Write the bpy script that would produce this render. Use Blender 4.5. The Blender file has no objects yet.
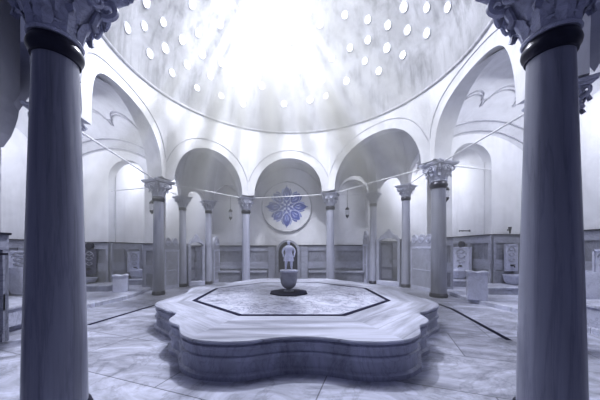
import bpy, bmesh, math, random
from mathutils import Vector, Matrix
random.seed(7)
PI = math.pi
S = bpy.context.scene
COL = S.collection

# ------------------------------------------------------------------ camera
EYE = 1.5; F = 256.0; CX = 290.0; HY = 249.0      # eye height, focal length (px), principal point
cam_d = bpy.data.cameras.new('camera'); cam = bpy.data.objects.new('camera', cam_d); COL.objects.link(cam)
cam.location = (0, 0, EYE); cam.rotation_euler = (PI/2, 0, 0)
cam_d.sensor_width = 36; cam_d.sensor_fit = 'HORIZONTAL'; cam_d.lens = 36*F/600
cam_d.shift_x = (300-CX)/600; cam_d.shift_y = (HY-200)/600
cam_d.clip_start = 0.05; cam_d.clip_end = 200
S.camera = cam
def atd(px, py, d): return Vector(((px-CX)*d/F, d, EYE+(HY-py)*d/F))
def atz(px, py, z):
    d = F*(z-EYE)/(HY-py); return Vector(((px-CX)*d/F, d, z))
def xat(px, d): return (px-CX)*d/F
def zat(py, d): return EYE+(HY-py)*d/F

# ------------------------------------------------------------------ materials
def ramp(nt, stops, interp='LINEAR'):
    n = nt.nodes.new('ShaderNodeValToRGB'); cr = n.color_ramp; cr.interpolation = interp
    while len(cr.elements) > 1: cr.elements.remove(cr.elements[-1])
    cr.elements[0].position = stops[0][0]; cr.elements[0].color = (*stops[0][1], 1)
    for p, c in stops[1:]:
        e = cr.elements.new(p); e.color = (*c, 1)
    return n
def base(name, rough=.5, spec=.4):
    m = bpy.data.materials.new(name); m.use_nodes = True; nt = m.node_tree
    b = nt.nodes['Principled BSDF']; b.inputs['Roughness'].default_value = rough
    b.inputs['Specular IOR Level'].default_value = spec
    tc = nt.nodes.new('ShaderNodeTexCoord')
    return m, nt, b, tc
def mapping(nt, tc, scale, rot=(0,0,0), out='Object'):
    mp = nt.nodes.new('ShaderNodeMapping'); mp.inputs['Scale'].default_value = scale; mp.inputs['Rotation'].default_value = rot
    nt.links.new(tc.outputs[out], mp.inputs['Vector']); return mp
def noise(nt, mp, scale, detail=6, rough=.6, dist=0.0):
    n = nt.nodes.new('ShaderNodeTexNoise'); n.inputs['Scale'].default_value = scale; n.inputs['Detail'].default_value = detail
    n.inputs['Roughness'].default_value = rough; n.inputs['Distortion'].default_value = dist
    nt.links.new(mp.outputs['Vector'], n.inputs['Vector']); return n
def mult(nt, a, b, fac=1.0, mode='MULTIPLY'):
    mx = nt.nodes.new('ShaderNodeMix'); mx.data_type = 'RGBA'; mx.blend_type = mode
    mx.inputs['Factor'].default_value = fac
    nt.links.new(a, mx.inputs['A']); nt.links.new(b, mx.inputs['B']); return mx.outputs['Result']
def bump(nt, b, h, strength=.2, dist=.02):
    bp = nt.nodes.new('ShaderNodeBump'); bp.inputs['Strength'].default_value = strength; bp.inputs['Distance'].default_value = dist
    nt.links.new(h, bp.inputs['Height']); nt.links.new(bp.outputs['Normal'], b.inputs['Normal'])
def g(v, t=(1, 1, 1)): return (v*t[0], v*t[1], v*t[2])
BL = (.90, .925, 1.15)   # blue-violet cast of the stone

def marble(name, dark, light, sc=1.0, stretch=(1, 1, 1), rot=(0,0,0), vein=.55, rough=.35, cast=BL, out='Object', di=1.0):
    m, nt, b, tc = base(name, rough)
    mp = mapping(nt, tc, stretch, rot, out)
    n1 = noise(nt, mp, 1.6*sc, 8, .65, 1.2*di)
    mid = (dark+light)/2
    r1 = ramp(nt, [(.28, g(dark, cast)), (.5, g(mid*1.05, cast)), (.72, g(light, cast))])
    nt.links.new(n1.outputs['Fac'], r1.inputs['Fac'])
    n2 = noise(nt, mp, 2.4*sc, 10, .6, 2.5*di)
    r2 = ramp(nt, [(.46, (1, 1, 1)), (.5, g(1-vein, (1, 1, 1.05))), (.54, (1, 1, 1))])
    nt.links.new(n2.outputs['Fac'], r2.inputs['Fac'])
    nt.links.new(mult(nt, r1.outputs['Color'], r2.outputs['Color'], .8), b.inputs['Base Color'])
    return m
def plaster(name, lo, hi, streak=.25, cast=(.955, .96, 1.035)):
    m, nt, b, tc = base(name, .85, .15)
    mp = mapping(nt, tc, (1, 1, 1)); n1 = noise(nt, mp, .9, 9, .68, .6)
    r1 = ramp(nt, [(.3, g(lo, cast)), (.7, g(hi, cast))]); nt.links.new(n1.outputs['Fac'], r1.inputs['Fac'])
    mp2 = mapping(nt, tc, (2.6, 2.6, .28)); n2 = noise(nt, mp2, 1.3, 7, .7, .3)
    r2 = ramp(nt, [(.36, g(1-streak)), (.52, (1, 1, 1))]); nt.links.new(n2.outputs['Fac'], r2.inputs['Fac'])
    nt.links.new(mult(nt, r1.outputs['Color'], r2.outputs['Color'], 1), b.inputs['Base Color'])
    n3 = noise(nt, mp, 14, 6, .7); bump(nt, b, n3.outputs['Fac'], .12, .02)
    return m
def slabs(name, dark, light, bw, bh, rot=0.0, joint=.35):
    m, nt, b, tc = base(name, .3, .45)
    mp = mapping(nt, tc, (1, 1, 1), (0, 0, rot))
    br = nt.nodes.new('ShaderNodeTexBrick'); nt.links.new(mp.outputs['Vector'], br.inputs['Vector'])
    br.inputs['Scale'].default_value = 1; br.inputs['Brick Width'].default_value = bw; br.inputs['Row Height'].default_value = bh
    br.inputs['Mortar Size'].default_value = .008; br.inputs['Mortar Smooth'].default_value = .3; br.inputs['Bias'].default_value = 0
    br.inputs['Color1'].default_value = (*g(.8), 1); br.inputs['Color2'].default_value = (*g(1.0), 1); br.inputs['Mortar'].default_value = (*g(joint), 1)
    br.offset = .37
    mp2 = mapping(nt, tc, (1, 2.2, 1), (0, 0, rot+.5)); n1 = noise(nt, mp2, 1.1, 9, .66, 1.6)
    r1 = ramp(nt, [(.3, g(dark, BL)), (.5, g((dark+light)/2, BL)), (.7, g(light, BL))]); nt.links.new(n1.outputs['Fac'], r1.inputs['Fac'])
    mp3 = mapping(nt, tc, (1, 1, 1)); n2 = noise(nt, mp3, .7, 10, .62, 2.2)
    r2 = ramp(nt, [(.47, (1, 1, 1)), (.5, g(.68)), (.53, (1, 1, 1))]); nt.links.new(n2.outputs['Fac'], r2.inputs['Fac'])
    c = mult(nt, r1.outputs['Color'], r2.outputs['Color'], .8); c = mult(nt, c, br.outputs['Color'], 1)
    nt.links.new(c, b.inputs['Base Color'])
    bump(nt, b, br.outputs['Fac'], -.25, .01)
    return m
def plain(name, col, rough=.5, metal=0.0, nz=.25, sc=8):
    m, nt, b, tc = base(name, rough)
    b.inputs['Metallic'].default_value = metal
    n = noise(nt, mapping(nt, tc, (1, 1, 1)), sc, 5, .6)
    r = ramp(nt, [(.3, tuple(c*(1-nz) for c in col)), (.7, tuple(min(1, c*(1+nz)) for c in col))])
    nt.links.new(n.outputs['Fac'], r.inputs['Fac']); nt.links.new(r.outputs['Color'], b.inputs['Base Color'])
    return m
M = {}
M['plaster'] = plaster('plaster', .62, .82, .10)
M['dome'] = plaster('dome_plaster', .30, .56, .38)
M['vault'] = plaster('vault_plaster', .50, .72, .10)
M['cell'] = plaster('cell_plaster', .66, .84, .08)
M['line'] = plain('groove_line', (.42, .42, .48), .8)
M['cornice'] = plain('cornice_plaster', (.47, .47, .52), .8)
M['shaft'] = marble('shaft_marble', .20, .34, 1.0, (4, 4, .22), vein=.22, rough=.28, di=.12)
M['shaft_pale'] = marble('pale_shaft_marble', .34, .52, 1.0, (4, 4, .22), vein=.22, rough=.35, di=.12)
M['capital'] = marble('capital_marble', .36, .54, 3.0, vein=.3, rough=.6)
M['collar'] = plain('dark_bronze', (.030, .030, .050), .32, .3)
M['dado'] = marble('dado_marble', .19, .33, 1.2, (1, 1, .5), vein=.45)
M['dado_lt'] = marble('dado_frame_marble', .30, .43, 1.2, (.6, .6, 1.4), vein=.35)
M['white'] = marble('white_marble', .52, .70, 1.4, vein=.25, rough=.45)
M['screen'] = marble('screen_marble', .34, .50, 1.4, (1, 1, .6), vein=.35, rough=.45)
M['bench'] = marble('bench_marble', .34, .55, 1.1, vein=.35)
M['floor'] = slabs('floor_slabs', .22, .70, 1.7, 1.05, .35, .35)
M['floor2'] = slabs('step_slabs', .40, .70, 1.5, .8, .05, .45)
M['top'] = slabs('platform_slabs', .38, .66, 1.9, .55, 0.0, .6)
def mitred(name, dark, light, cx_, cy_):
    m, nt, b, tc = base(name, .42, .4); Nn = nt.nodes.new
    def mt(op, a, b_=None):
        n = Nn('ShaderNodeMath'); n.operation = op
        for k, v in enumerate((a, b_)):
            if v is None: continue
            if isinstance(v, (int, float)): n.inputs[k].default_value = v
            else: nt.links.new(v, n.inputs[k])
        return n.outputs[0]
    sp = Nn('ShaderNodeSeparateXYZ'); nt.links.new(tc.outputs['Object'], sp.inputs['Vector'])
    dx, dy = mt('SUBTRACT', sp.outputs['X'], cx_), mt('SUBTRACT', sp.outputs['Y'], cy_)
    k = mt('MULTIPLY', mt('ROUND', mt('DIVIDE', mt('ARCTAN2', dy, dx), PI/4)), PI/4); c, s_ = mt('COSINE', k), mt('SINE', k)
    u = mt('ADD', mt('MULTIPLY', dx, c), mt('MULTIPLY', dy, s_)); v = mt('SUBTRACT', mt('MULTIPLY', dy, c), mt('MULTIPLY', dx, s_))
    cb = Nn('ShaderNodeCombineXYZ'); nt.links.new(u, cb.inputs['X']); nt.links.new(v, cb.inputs['Y']); nt.links.new(k, cb.inputs['Z'])
    mp = Nn('ShaderNodeMapping'); mp.inputs['Scale'].default_value = (4.5, .55, 3); nt.links.new(cb.outputs['Vector'], mp.inputs['Vector'])
    n1 = noise(nt, mp, 1.2, 8, .62, .5); r1 = ramp(nt, [(.3, g(dark, BL)), (.5, g((dark+light)/2, BL)), (.68, g(light, BL))]); nt.links.new(n1.outputs['Fac'], r1.inputs['Fac'])
    cell = mt('ABSOLUTE', mt('SUBTRACT', mt('FRACT', mt('DIVIDE', u, .38)), .5)); jr = ramp(nt, [(.0, (1, 1, 1)), (.475, (1, 1, 1)), (.5, g(.6))]); nt.links.new(cell, jr.inputs['Fac'])
    mp2 = mapping(nt, tc, (1, 1, 1)); n2 = noise(nt, mp2, .6, 4, .5); r2 = ramp(nt, [(.35, g(.78)), (.65, (1, 1, 1))]); nt.links.new(n2.outputs['Fac'], r2.inputs['Fac'])
    nt.links.new(mult(nt, mult(nt, r1.outputs['Color'], jr.outputs['Color']), r2.outputs['Color']), b.inputs['Base Color'])
    return m
M['top'] = mitred('platform_mitred_slabs', .26, .66, .05, 6.03)
M['topc'] = marble('platform_centre_marble', .34, .70, .9, vein=.6, rough=.25)
M['side'] = marble('platform_side_marble', .24, .54, 1.1, (1, 1, .5), vein=.25, rough=.45)
M['dark'] = plain('dark_stone_and_shade', (.022, .022, .045), .85, 0, .7, 30)
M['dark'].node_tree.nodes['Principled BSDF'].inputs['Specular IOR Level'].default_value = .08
M['urn'] = marble('urn_marble', .22, .36, 3, vein=.3, rough=.4)
M['iron'] = plain('white_painted_iron', (.74, .74, .8), .5)
M['black'] = plain('black_iron', (.012, .012, .02), .5)
M['blue'] = plain('blue_glaze', (.045, .075, .34), .35, 0, .35, 14)
M['blue2'] = plain('pale_blue_glaze', (.22, .27, .58), .35, 0, .25, 14)
M['tile'] = plain('white_glaze', (.62, .64, .76), .35, 0, .08)
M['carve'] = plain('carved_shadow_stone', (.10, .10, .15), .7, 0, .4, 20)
M['statue'] = marble('statue_marble', .70, .85, 4, vein=.15, rough=.5)
m, nt, b, tc = base('lit_glass', .2)
b.inputs['Emission Color'].default_value = (.93, .95, 1, 1); b.inputs['Emission Strength'].default_value = 2.2
b.inputs['Base Color'].default_value = (.8, .82, .9, 1); M['glow'] = m
m, nt, b, tc = base('lamp_glass', .05); b.inputs['Transmission Weight'].default_value = .9; b.inputs['Base Color'].default_value = (.9, .9, .95, 1); M['glass'] = m

# ------------------------------------------------------------------ mesh builder
class MB:
    def __init__(s): s.v = []; s.f = []; s.m = []
    def add(s, vs, fs, mi=0):
        o = len(s.v); s.v += [tuple(v) for v in vs]; s.f += [tuple(i+o for i in f) for f in fs]; s.m += [mi]*len(fs); return s
    def box(s, x0, x1, y0, y1, z0, z1, mi=0, mat=None):
        vs = [Vector(p) for p in ((x0,y0,z0),(x1,y0,z0),(x1,y1,z0),(x0,y1,z0),(x0,y0,z1),(x1,y0,z1),(x1,y1,z1),(x0,y1,z1))]
        if mat: vs = [mat @ v for v in vs]
        return s.add(vs, [(0,3,2,1),(4,5,6,7),(0,1,5,4),(1,2,6,5),(2,3,7,6),(3,0,4,7)], mi)
    def grid(s, rows, closed=False, mi=0):
        n = len(rows[0]); vs = [p for r in rows for p in r]; fs = []
        for i in range(len(rows)-1):
            for j in range(n if closed else n-1):
                k = (j+1) % n
                fs.append((i*n+j, i*n+k, (i+1)*n+k, (i+1)*n+j))
        return s.add(vs, fs, mi)
    def lathe(s, prof, n=32, c=(0, 0, 0), mi=0, a0=0.0, rfun=None):
        rows = []
        for r, z in prof:
            rows.append([(c[0]+(r*(rfun(2*PI*j/n, z) if rfun else 1))*math.cos(a0+2*PI*j/n), c[1]+(r*(rfun(2*PI*j/n, z) if rfun else 1))*math.sin(a0+2*PI*j/n), c[2]+z) for j in range(n)])
        s.grid(rows, True, mi)
        if prof[0][0] > 1e-5: s.add(rows[0], [tuple(range(n))[::-1]], mi)
        if prof[-1][0] > 1e-5: s.add(rows[-1], [tuple(range(n))], mi)
        return s
    def tube(s, pts, r, n=8, mi=0, closed=False):
        pts = [Vector(p) for p in pts]; rows = []; N = len(pts); up = None
        for i, p in enumerate(pts):
            a = pts[(i-1) % N] if (closed or i > 0) else p; c = pts[(i+1) % N] if (closed or i < N-1) else p
            t = (c-a).normalized()
            if up is None:
                up = Vector((0, 0, 1)) if abs(t.z) < .9 else Vector((1, 0, 0))
            u = t.cross(up)
            if u.length < 1e-5: u = t.orthogonal()
            u.normalize(); w = u.cross(t); up = w
            rr = r[i] if isinstance(r, (list, tuple)) else r
            rows.append([p+u*rr*math.cos(2*PI*j/n)+w*rr*math.sin(2*PI*j/n) for j in range(n)])
        if closed: rows.append(rows[0])
        s.grid(rows, True, mi)
        if not closed:
            s.add(rows[0], [tuple(range(n))], mi); s.add(rows[-1], [tuple(range(n))[::-1]], mi)
        return s
    def prism(s, poly, z0, z1, mi=0, mat=None):
        n = len(poly)
        vs = [Vector((x, y, z0)) for x, y in poly]+[Vector((x, y, z1)) for x, y in poly]
        if mat: vs = [mat @ v for v in vs]
        return s.add(vs, [tuple(range(n))[::-1], tuple(range(n, 2*n))]+[(i, (i+1) % n, (i+1) % n+n, i+n) for i in range(n)], mi)
    def build(s, name, mats, parent=None, loc=None, smooth=35, bevel=0):
        me = bpy.data.meshes.new(name)
        me.from_pydata(s.v, [], s.f)
        for mt in (mats if isinstance(mats, (list, tuple)) else [mats]): me.materials.append(mt)
        for p, i in zip(me.polygons, s.m): p.material_index = i
        bm = bmesh.new(); bm.from_mesh(me)
        bmesh.ops.remove_doubles(bm, verts=bm.verts, dist=1e-5)
        bmesh.ops.recalc_face_normals(bm, faces=bm.faces)
        bm.to_mesh(me); bm.free()
        if smooth:
            for p in me.polygons: p.use_smooth = True
            me.set_sharp_from_angle(angle=math.radians(smooth))
        o = bpy.data.objects.new(name, me); COL.objects.link(o)
        if parent: o.parent = parent
        if loc: o.location = loc
        if bevel:
            bv = o.modifiers.new('bevel', 'BEVEL'); bv.width = bevel; bv.segments = 2; bv.limit_method = 'ANGLE'
        return o
def thing(name, label, cat, loc=(0, 0, 0), rz=0.0, group=None):
    o = bpy.data.objects.new(name, None); COL.objects.link(o); o.location = loc; o.rotation_euler = (0, 0, rz)
    o.empty_display_size = .1
    return tag(o, label, cat, group)
def tag(o, label, cat, group=None):
    o['label'] = label; o['category'] = cat; o['kind'] = 'thing'
    if group: o['group'] = group
    return o
def struct(mb, name, mat, smooth=35, parent=None, bevel=0):
    o = mb.build(name, mat, parent, None, smooth, bevel)
    if parent is None: o['kind'] = 'structure'
    return o

# ------------------------------------------------------------------ layout of the octagon hall
# X, Y, height of collar, top of capital, shaft radius top / bottom, capital half width
def coln(px, by, ring, cap, d=None):
    d = d or F*EYE/(by-HY); return (xat(px, d), d, zat(ring, d), zat(cap, d))
C = {}
C['BL'] = (*coln(246, 0, 212, 198, 10.96), .16, .172, .30)
C['BR'] = (*coln(330.3, 0, 208, 193.5, 10.77), .157, .17, .30)
C['ML'] = (*coln(158.6, 294.5, 199.5, 181), .155, .175, .33)
C['MR'] = (*coln(438.5, 296.7, 185.7, 163.5), .205, .225, .36)
C['NL'] = (*coln(56.3, 0, 53, -22, 2.25), .158, .225, .38)
C['NR'] = (*coln(550, 0, 49.5, -26, 2.2), .154, .222, .37)
C['XL'] = (-4.0, 4.4, 3.15, 3.80, .17, .2, .31)
C['XR'] = (4.07, 3.9, 3.28, 3.88, .17, .2, .31)
C['S1'] = (*coln(182.7, 286.5, 209, 197), .12, .15, .26)
C['S2'] = (*coln(208.5, 284, 212, 201), .12, .15, .26)
C['S3'] = (*coln(373.3, 283.5, 205, 193), .13, .155, .26)
C['S4'] = (*coln(405.9, 287, 199, 185.5), .145, .17, .28)
P2 = lambda k: Vector((C[k][0], C[k][1]))
CEN = Vector((0.05, 6.37)); RD = 4.38; ZD = 6.38; TH = .6
RING = ['BL', 'ML', 'XL', 'NL', 'NR', 'XR', 'MR', 'BR']

def radial(k, off):
    d = (P2(k)-CEN); return P2(k)+d.normalized()*off
class Side:
    def __init__(s, a, b, drop=.3):
        s.a, s.b = a, b; s.L = (P2(a)-P2(b)).length; s.r = s.L/2-drop
        s.ai, s.bi = radial(a, -TH/2/.924), radial(b, -TH/2/.924)
        s.ao, s.bo = radial(a, TH/2/.924), radial(b, TH/2/.924)
        n = 44
        us = [.5-.5*(s.r/s.L*2)*math.cos(PI*i/n) for i in range(n+1)]
        s.us = [0.0, us[0]*.5]+us+[(us[-1]+1)/2, 1.0]
    def z0(s, u): return C[s.a][3]+(C[s.b][3]-C[s.a][3])*u
    def za(s, u, extra=0.0):
        r = s.r+extra; x = (u-.5)*s.L
        return s.z0(u)+.04+math.sqrt(max(0, r*r-x*x))
    def inner(s, u): return s.ai.lerp(s.bi, u)
    def outer(s, u): return s.ao.lerp(s.bo, u)
    def surf(s, u, z, push=0.0):
        za = s.z0(u); v = max(0, min(1, (z-za)/(ZD-za)))
        w = v*v*(3-2*v); p = s.inner(u); q = CEN+(p-CEN).normalized()*RD
        xy = p.lerp(q, w)
        if push: xy = xy-(xy-CEN).normalized()*push
        return Vector((xy.x, xy.y, z))
SIDES = {}
names = {('BL','ML'): 'wall_back_left_arch', ('ML','XL'): 'wall_left_arch', ('XL','NL'): 'wall_front_left_arch', ('NL','NR'): 'wall_front_arch',
         ('NR','XR'): 'wall_front_right_arch', ('XR','MR'): 'wall_right_arch', ('MR','BR'): 'wall_back_right_arch', ('BR','BL'): 'wall_back_arch'}
for i, a in enumerate(RING):
    b_ = RING[(i+1) % 8]; sd = Side(a, b_); SIDES[(a, b_)] = sd
    mb = MB(); NV = 16
    rows = []
    for j in range(NV+1):
        row = []
        for u in sd.us:
            z = sd.za(u)+(ZD-sd.za(u))*j/NV; row.append(sd.surf(u, z))
        rows.append(row)
    mb.grid(rows)
    lo = [Vector((*sd.outer(u), sd.za(u))) for u in sd.us]; mb.grid([rows[0], lo])
    mb.grid([lo, [Vector((*sd.outer(u), ZD+.3)) for u in sd.us]])
    o = struct(mb, names[(a, b_)], M['plaster'], 30)
    # incised line that follows the arch
    mb = MB(); pts = []
    for k in range(61):
        t = PI*k/60; R = sd.r+.36; x = R*math.cos(t); u = .5-x/sd.L
        if 0.004 < u < .996: pts.append(sd.surf(u, sd.z0(u)+.04+R*math.sin(t)*.985, .004))
    mb.tube(pts, .016, 6); mb.build('arch_line', M['line'], o)

# ------------------------------------------------------------------ dome
mb = MB(); rows = []
NL_, NS = 30, 96
for i in range(NL_+1):
    t = PI/2*i/NL_; r = RD*math.cos(t)+1e-4; z = ZD+RD*1.0*math.sin(t)
    rows.append([(CEN.x+r*math.cos(2*PI*j/NS), CEN.y+r*math.sin(2*PI*j/NS), z) for j in range(NS)])
mb.grid(rows, True)
struct(mb, 'ceiling_dome', M['dome'], 60)
mb = MB()
mb.tube([(CEN.x+(RD-.01)*math.cos(2*PI*j/NS), CEN.y+(RD-.01)*math.sin(2*PI*j/NS), ZD) for j in range(NS)], .045, 8, closed=True)
struct(mb, 'trim_dome_cornice', M['cornice'], 60)

# round glass skylights of the dome: rows of latitude, found from where they show on the dome
holes = [(127,28),(163,22),(192,4),(146,2),(149.5,53.6),(144,26),(182,40),(198,33),(220,24),(172,73),(165,48),(187,65),(202,54),(197,88),(210,76),
         (222,63),(231,83),(221,96),(243,104),(247,12),(268,22),(248,60),(262,86),(284,104),(300,70),(292,40),(310,100),(322,80),(326,96),
         (404,7),(427,7.5),(448,7),(443.6,18),(427,33),(417,41),(403,55),(379,71),(407.6,30),(387,48),(368,40),(388,25),(368,19.5),(345,15),(350,48),
         (365,61),(346.5,81),(308,13),(320,24),(332,58),(345,28)]
O3 = Vector((0, 0, EYE)); C3 = Vector((CEN.x, CEN.y, ZD))
pts = []
for px, py in holes:
    dr = Vector(((px-CX)/F, 1, (HY-py)/F)).normalized(); oc = O3-C3
    bq = oc.dot(dr); cq = oc.dot(oc)-RD*RD; disc = bq*bq-cq
    if disc < 0: continue
    p = O3+dr*(-bq+math.sqrt(disc)); n = (C3-p).normalized()
    if all((p-q[0]).length > .42 for q in pts): pts.append((p, n, px, py))
g_frame = g_glass = None
def zone(px, py):
    v = 'in the upper dome' if py < 30 else ('halfway up the dome' if py < 62 else 'low on the dome')
    return v
zones = {}
for p in pts: zones.setdefault((zone(p[2], p[3])), []).append(p)
ordw = ['first','second','third','fourth','fifth','sixth','seventh','eighth','ninth','tenth','eleventh','twelfth','thirteenth','fourteenth','fifteenth','sixteenth','seventeenth','eighteenth','nineteenth','twentieth','twenty-first','twenty-second']
for zn, L in zones.items():
    L.sort(key=lambda q: q[2])
    for i, (p, n, px, py) in enumerate(L):
        lab = f"small round lit skylight {zn}, {ordw[i]} from the left edge"
        t = thing('skylight', lab, 'skylight', p, 0, 'round glass skylights in the dome')
        t.rotation_euler = n.to_track_quat('Z', 'Y').to_euler()
        if g_frame is None:
            a = MB(); a.lathe([(.125, -.03), (.165, -.03), (.17, .012), (.155, .03), (.13, .03), (.122, .0), (.125, -.03)], 24)
            g_frame = a.build('frame', M['vault'], t)
            a = MB(); a.lathe([(.001, .035), (.05, .032), (.09, .024), (.124, .008)], 24)
            g_glass = a.build('glass', M['glow'], t)
        else:
            for src in (g_frame, g_glass):
                c = src.copy(); COL.objects.link(c); c.parent = t
        rs = random.uniform(.74, .95); t.scale = (rs, rs, 1)

# ------------------------------------------------------------------ floor
mb = MB(); mb.box(-14, 14, -5, 12.6, -.2, 0); struct(mb, 'floor', M['floor'], 0)
mb = MB(); mb.prism([(-13, 3.4), (-5.15, 3.4), (-5.1, 6.5), (-4.85, 7.6), (-5.1, 9.6), (-5.3, 11.9), (-13, 11.9)], -.05, .11); struct(mb, 'floor_left_step', M['floor2'], 0, bevel=.02)
mb = MB(); mb.prism([(13, 3.0), (13, 11.9), (5.5, 11.9), (5.35, 9.3), (5.05, 7.2), (5.3, 6.2), (5.35, 3.0)], -.05, .11); struct(mb, 'floor_right_step', M['floor2'], 0, bevel=.02)
# dark drain channel around the platform
dr = [(-3.98, 5.05), (-3.6, 6.86), (-3.45, 7.6), (-2.1, 9.6), (-1.2, 10.2), (1.3, 10.15), (2.3, 9.6), (3.6, 9.05), (4.02, 7.84), (4.05, 6.4), (3.6, 4.2)]
mb = MB()
for (x0, y0), (x1, y1) in zip(dr, dr[1:]):
    d = Vector((x1-x0, y1-y0)); n = Vector((-d.y, d.x)).normalized()*.045
    mb.add([(x0-n.x, y0-n.y, .004), (x1-n.x, y1-n.y, .004), (x1+n.x, y1+n.y, .004), (x0+n.x, y0+n.y, .004)], [(0, 1, 2, 3)])
struct(mb, 'trim_floor_channel', M['dark'], 0)

# ------------------------------------------------------------------ columns
def leaf(mb, ang, bell, h, z0, z1, w, curl):
    # an acanthus leaf that hugs the bell and curls outward at its tip
    ca, sa = math.cos(ang), math.sin(ang); rows = []
    for i in range(9):
        t = i/8; z = z0+(z1-z0)*min(1, t*1.15)-(max(0, t-.8)/.2)**2*curl*.7
        r = bell(ang, max(0, min(1, z/h/.86)))+.012+.02*w*5*t+max(0, t-.55)**2*curl*4; ww = w*(math.sin(PI*(.12+.83*t)))**.7*(1+.14*math.cos(t*20))
        row = []
        for j in range(5):
            s_ = (j-2)/2; off = ww*s_; rr = r-.018*abs(s_)+.012*(1-abs(s_))
            row.append((rr*ca-off*sa, rr*sa+off*ca, z-.02*abs(s_)*t))
        rows.append(row)
    mb.grid(rows)
    mb.grid([[(p[0]*.94, p[1]*.94, p[2]-.004) for p in r] for r in rows])
def capital(rt, hw, h, detail):
    mb = MB(); n = 48
    def pr(a, t):
        rc = rt*1.02+(hw*.80-rt)*(t**1.6)
        sq = 1/max(abs(math.cos(a)), abs(math.sin(a))); return rc*(1+(min(sq, 1.3)-1)*t*.75)
    rows = []
    for i in range(13):
        t = i/12; rows.append([(pr(2*PI*j/n, t)*math.cos(2*PI*j/n), pr(2*PI*j/n, t)*math.sin(2*PI*j/n), t*h*.86) for j in range(n)])
    mb.grid(rows, True)
    for zz, rr in ((.03, .022), (.10, .016)):
        mb.tube([((rt*1.05+.01)*math.cos(2*PI*j/32), (rt*1.05+.01)*math.sin(2*PI*j/32), zz*h*2) for j in range(32)], rr, 6, closed=True)
    for k in range(8): leaf(mb, 2*PI*k/8, pr, h, h*.08, h*.44, rt*.42, .10*rt/.16)
    for k in range(8): leaf(mb, 2*PI*(k+.5)/8, pr, h, h*.30, h*.70, rt*.50, .12*rt/.16)
    # corner volutes
    vol = []
    for k in range(4):
        mv = MB(); vol.append(mv); a = PI/4+k*PI/2; ca, sa = math.cos(a), math.sin(a)
        pts = []; R = hw*1.16
        for i in range(22):
            t = i/21; ang = -PI*.75+t*PI*2.6; sp = h*.15*(1-t*.78)
            r_ = R-h*.10+sp*math.cos(ang); z_ = h*.72+sp*math.sin(ang); pts.append((r_*ca, r_*sa, z_))
        mv.tube([((rt*1.1+(hw-rt)*.4)*ca, (rt*1.1+(hw-rt)*.4)*sa, h*.38)]+pts, [h*.05]+[h*.055*(1-.5*i/21) for i in range(22)], 6)
    # central rosettes and scrolls under the abacus
    for k in range(4):
        a = k*PI/2; R = hw*.86
        for dx, sc in ((0, 1.0), (-.38, .7), (.38, .7)):
            cx_, cy_ = R*math.cos(a)-dx*hw*math.sin(a), R*math.sin(a)+dx*hw*math.cos(a)
            ring = []
            for j in range(14):
                q = 2*PI*j/14; l = h*.13*sc*math.cos(q); zz = h*.66+h*.13*sc*math.sin(q)
                ring.append((cx_-l*math.sin(a), cy_+l*math.cos(a), zz))
            mb.tube(ring, h*.028, 6, closed=True)
            mb.lathe([(.001, -h*.05), (h*.05*sc, -h*.03), (h*.06*sc, 0), (h*.05*sc, h*.03), (.001, h*.05)], 10, (cx_*1.02, cy_*1.02, h*.66))
    # abacus with hollow sides
    def ab(z, s_):
        out = []
        for k in range(4):
            for j in range(9):
                q = -1+2*j/9; a = k*PI/2
                x = hw*s_*(1-.13*(1-q*q)); y = hw*s_*q*1.0
                out.append((x*math.cos(a)-y*math.sin(a), x*math.sin(a)+y*math.cos(a), z))
        return out
    zs = [(h*.84, .94), (h*.87, 1.04), (h*.91, 1.04), (h*.92, 1.10), (h*.985, 1.12), (h, 1.10)]
    ma = MB(); rr = [ab(z, s_) for z, s_ in zs]; ma.grid(rr, True); ma.add(rr[0], [tuple(range(36))[::-1]]); ma.add(rr[-1], [tuple(range(36))])
    return mb, vol, ma
def column(k, label, mat='shaft', plinth=True):
    X, Y, zr, zc, rt, rb, hw = C[k]
    ang = math.atan2(X-CEN.x, Y-CEN.y)
    t = thing('column', label, 'column', (X, Y, 0), -ang)
    mb = MB(); prof = [(rb*1.13, 0), (rb*1.16, .02), (rb*1.16, .075), (rb*1.09, .09), (rb*1.10, .11), (rb*1.02, .125)]
    mb.lathe(prof, 40); mb.build('base', M['collar'], t)
    mb = MB(); z1 = zr-.07; prof = []
    for i in range(15):
        q = i/14; prof.append((rb+(rt-rb)*(q**1.15), .12+(z1-.12)*q))
    mb.lathe(prof, 48); mb.build('shaft', M[mat], t)
    s_ = rt/.16; mb = MB()
    mb.lathe([(rt, -.085*s_), (rt*1.10, -.08*s_), (rt*1.13, -.055*s_), (rt*1.22, -.03*s_), (rt*1.26, .0), (rt*1.22, .03*s_), (rt*1.14, .05*s_), (rt*1.12, .068*s_), (rt*1.0, .072*s_)], 48, (0, 0, zr))
    mb.build('collar', M['collar'], t)
    h = zc-zr-.06*s_
    cb_, cv_, ca_ = capital(rt, hw, h, 1)
    co = cb_.build('capital', M['capital'], t, (0, 0, zr+.06*s_), 40)
    for v_ in cv_: v_.build('volute', M['capital'], co, None, 40)
    ca_.build('abacus', M['capital'], co, None, 30)
    return t
column('NL', 'thick near marble column with dark collar, beside the left frame edge', 'shaft')
column('NR', 'thick near marble column with dark collar, in front of right eyvan', 'shaft')
column('XL', 'column almost hidden behind the thick near column on the left', 'shaft')
column('XR', 'column almost hidden behind the thick near column on the right', 'shaft')
column('ML', 'grey marble column with dark collar between left eyvan and left doorway', 'shaft')
column('MR', 'stout grey marble column with dark collar between right doorway and right eyvan', 'shaft')
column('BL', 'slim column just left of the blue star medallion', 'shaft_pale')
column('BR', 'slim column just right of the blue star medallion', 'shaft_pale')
column('S1', 'small pale column on the outer side of the left crested doorway', 'shaft_pale')
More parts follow.
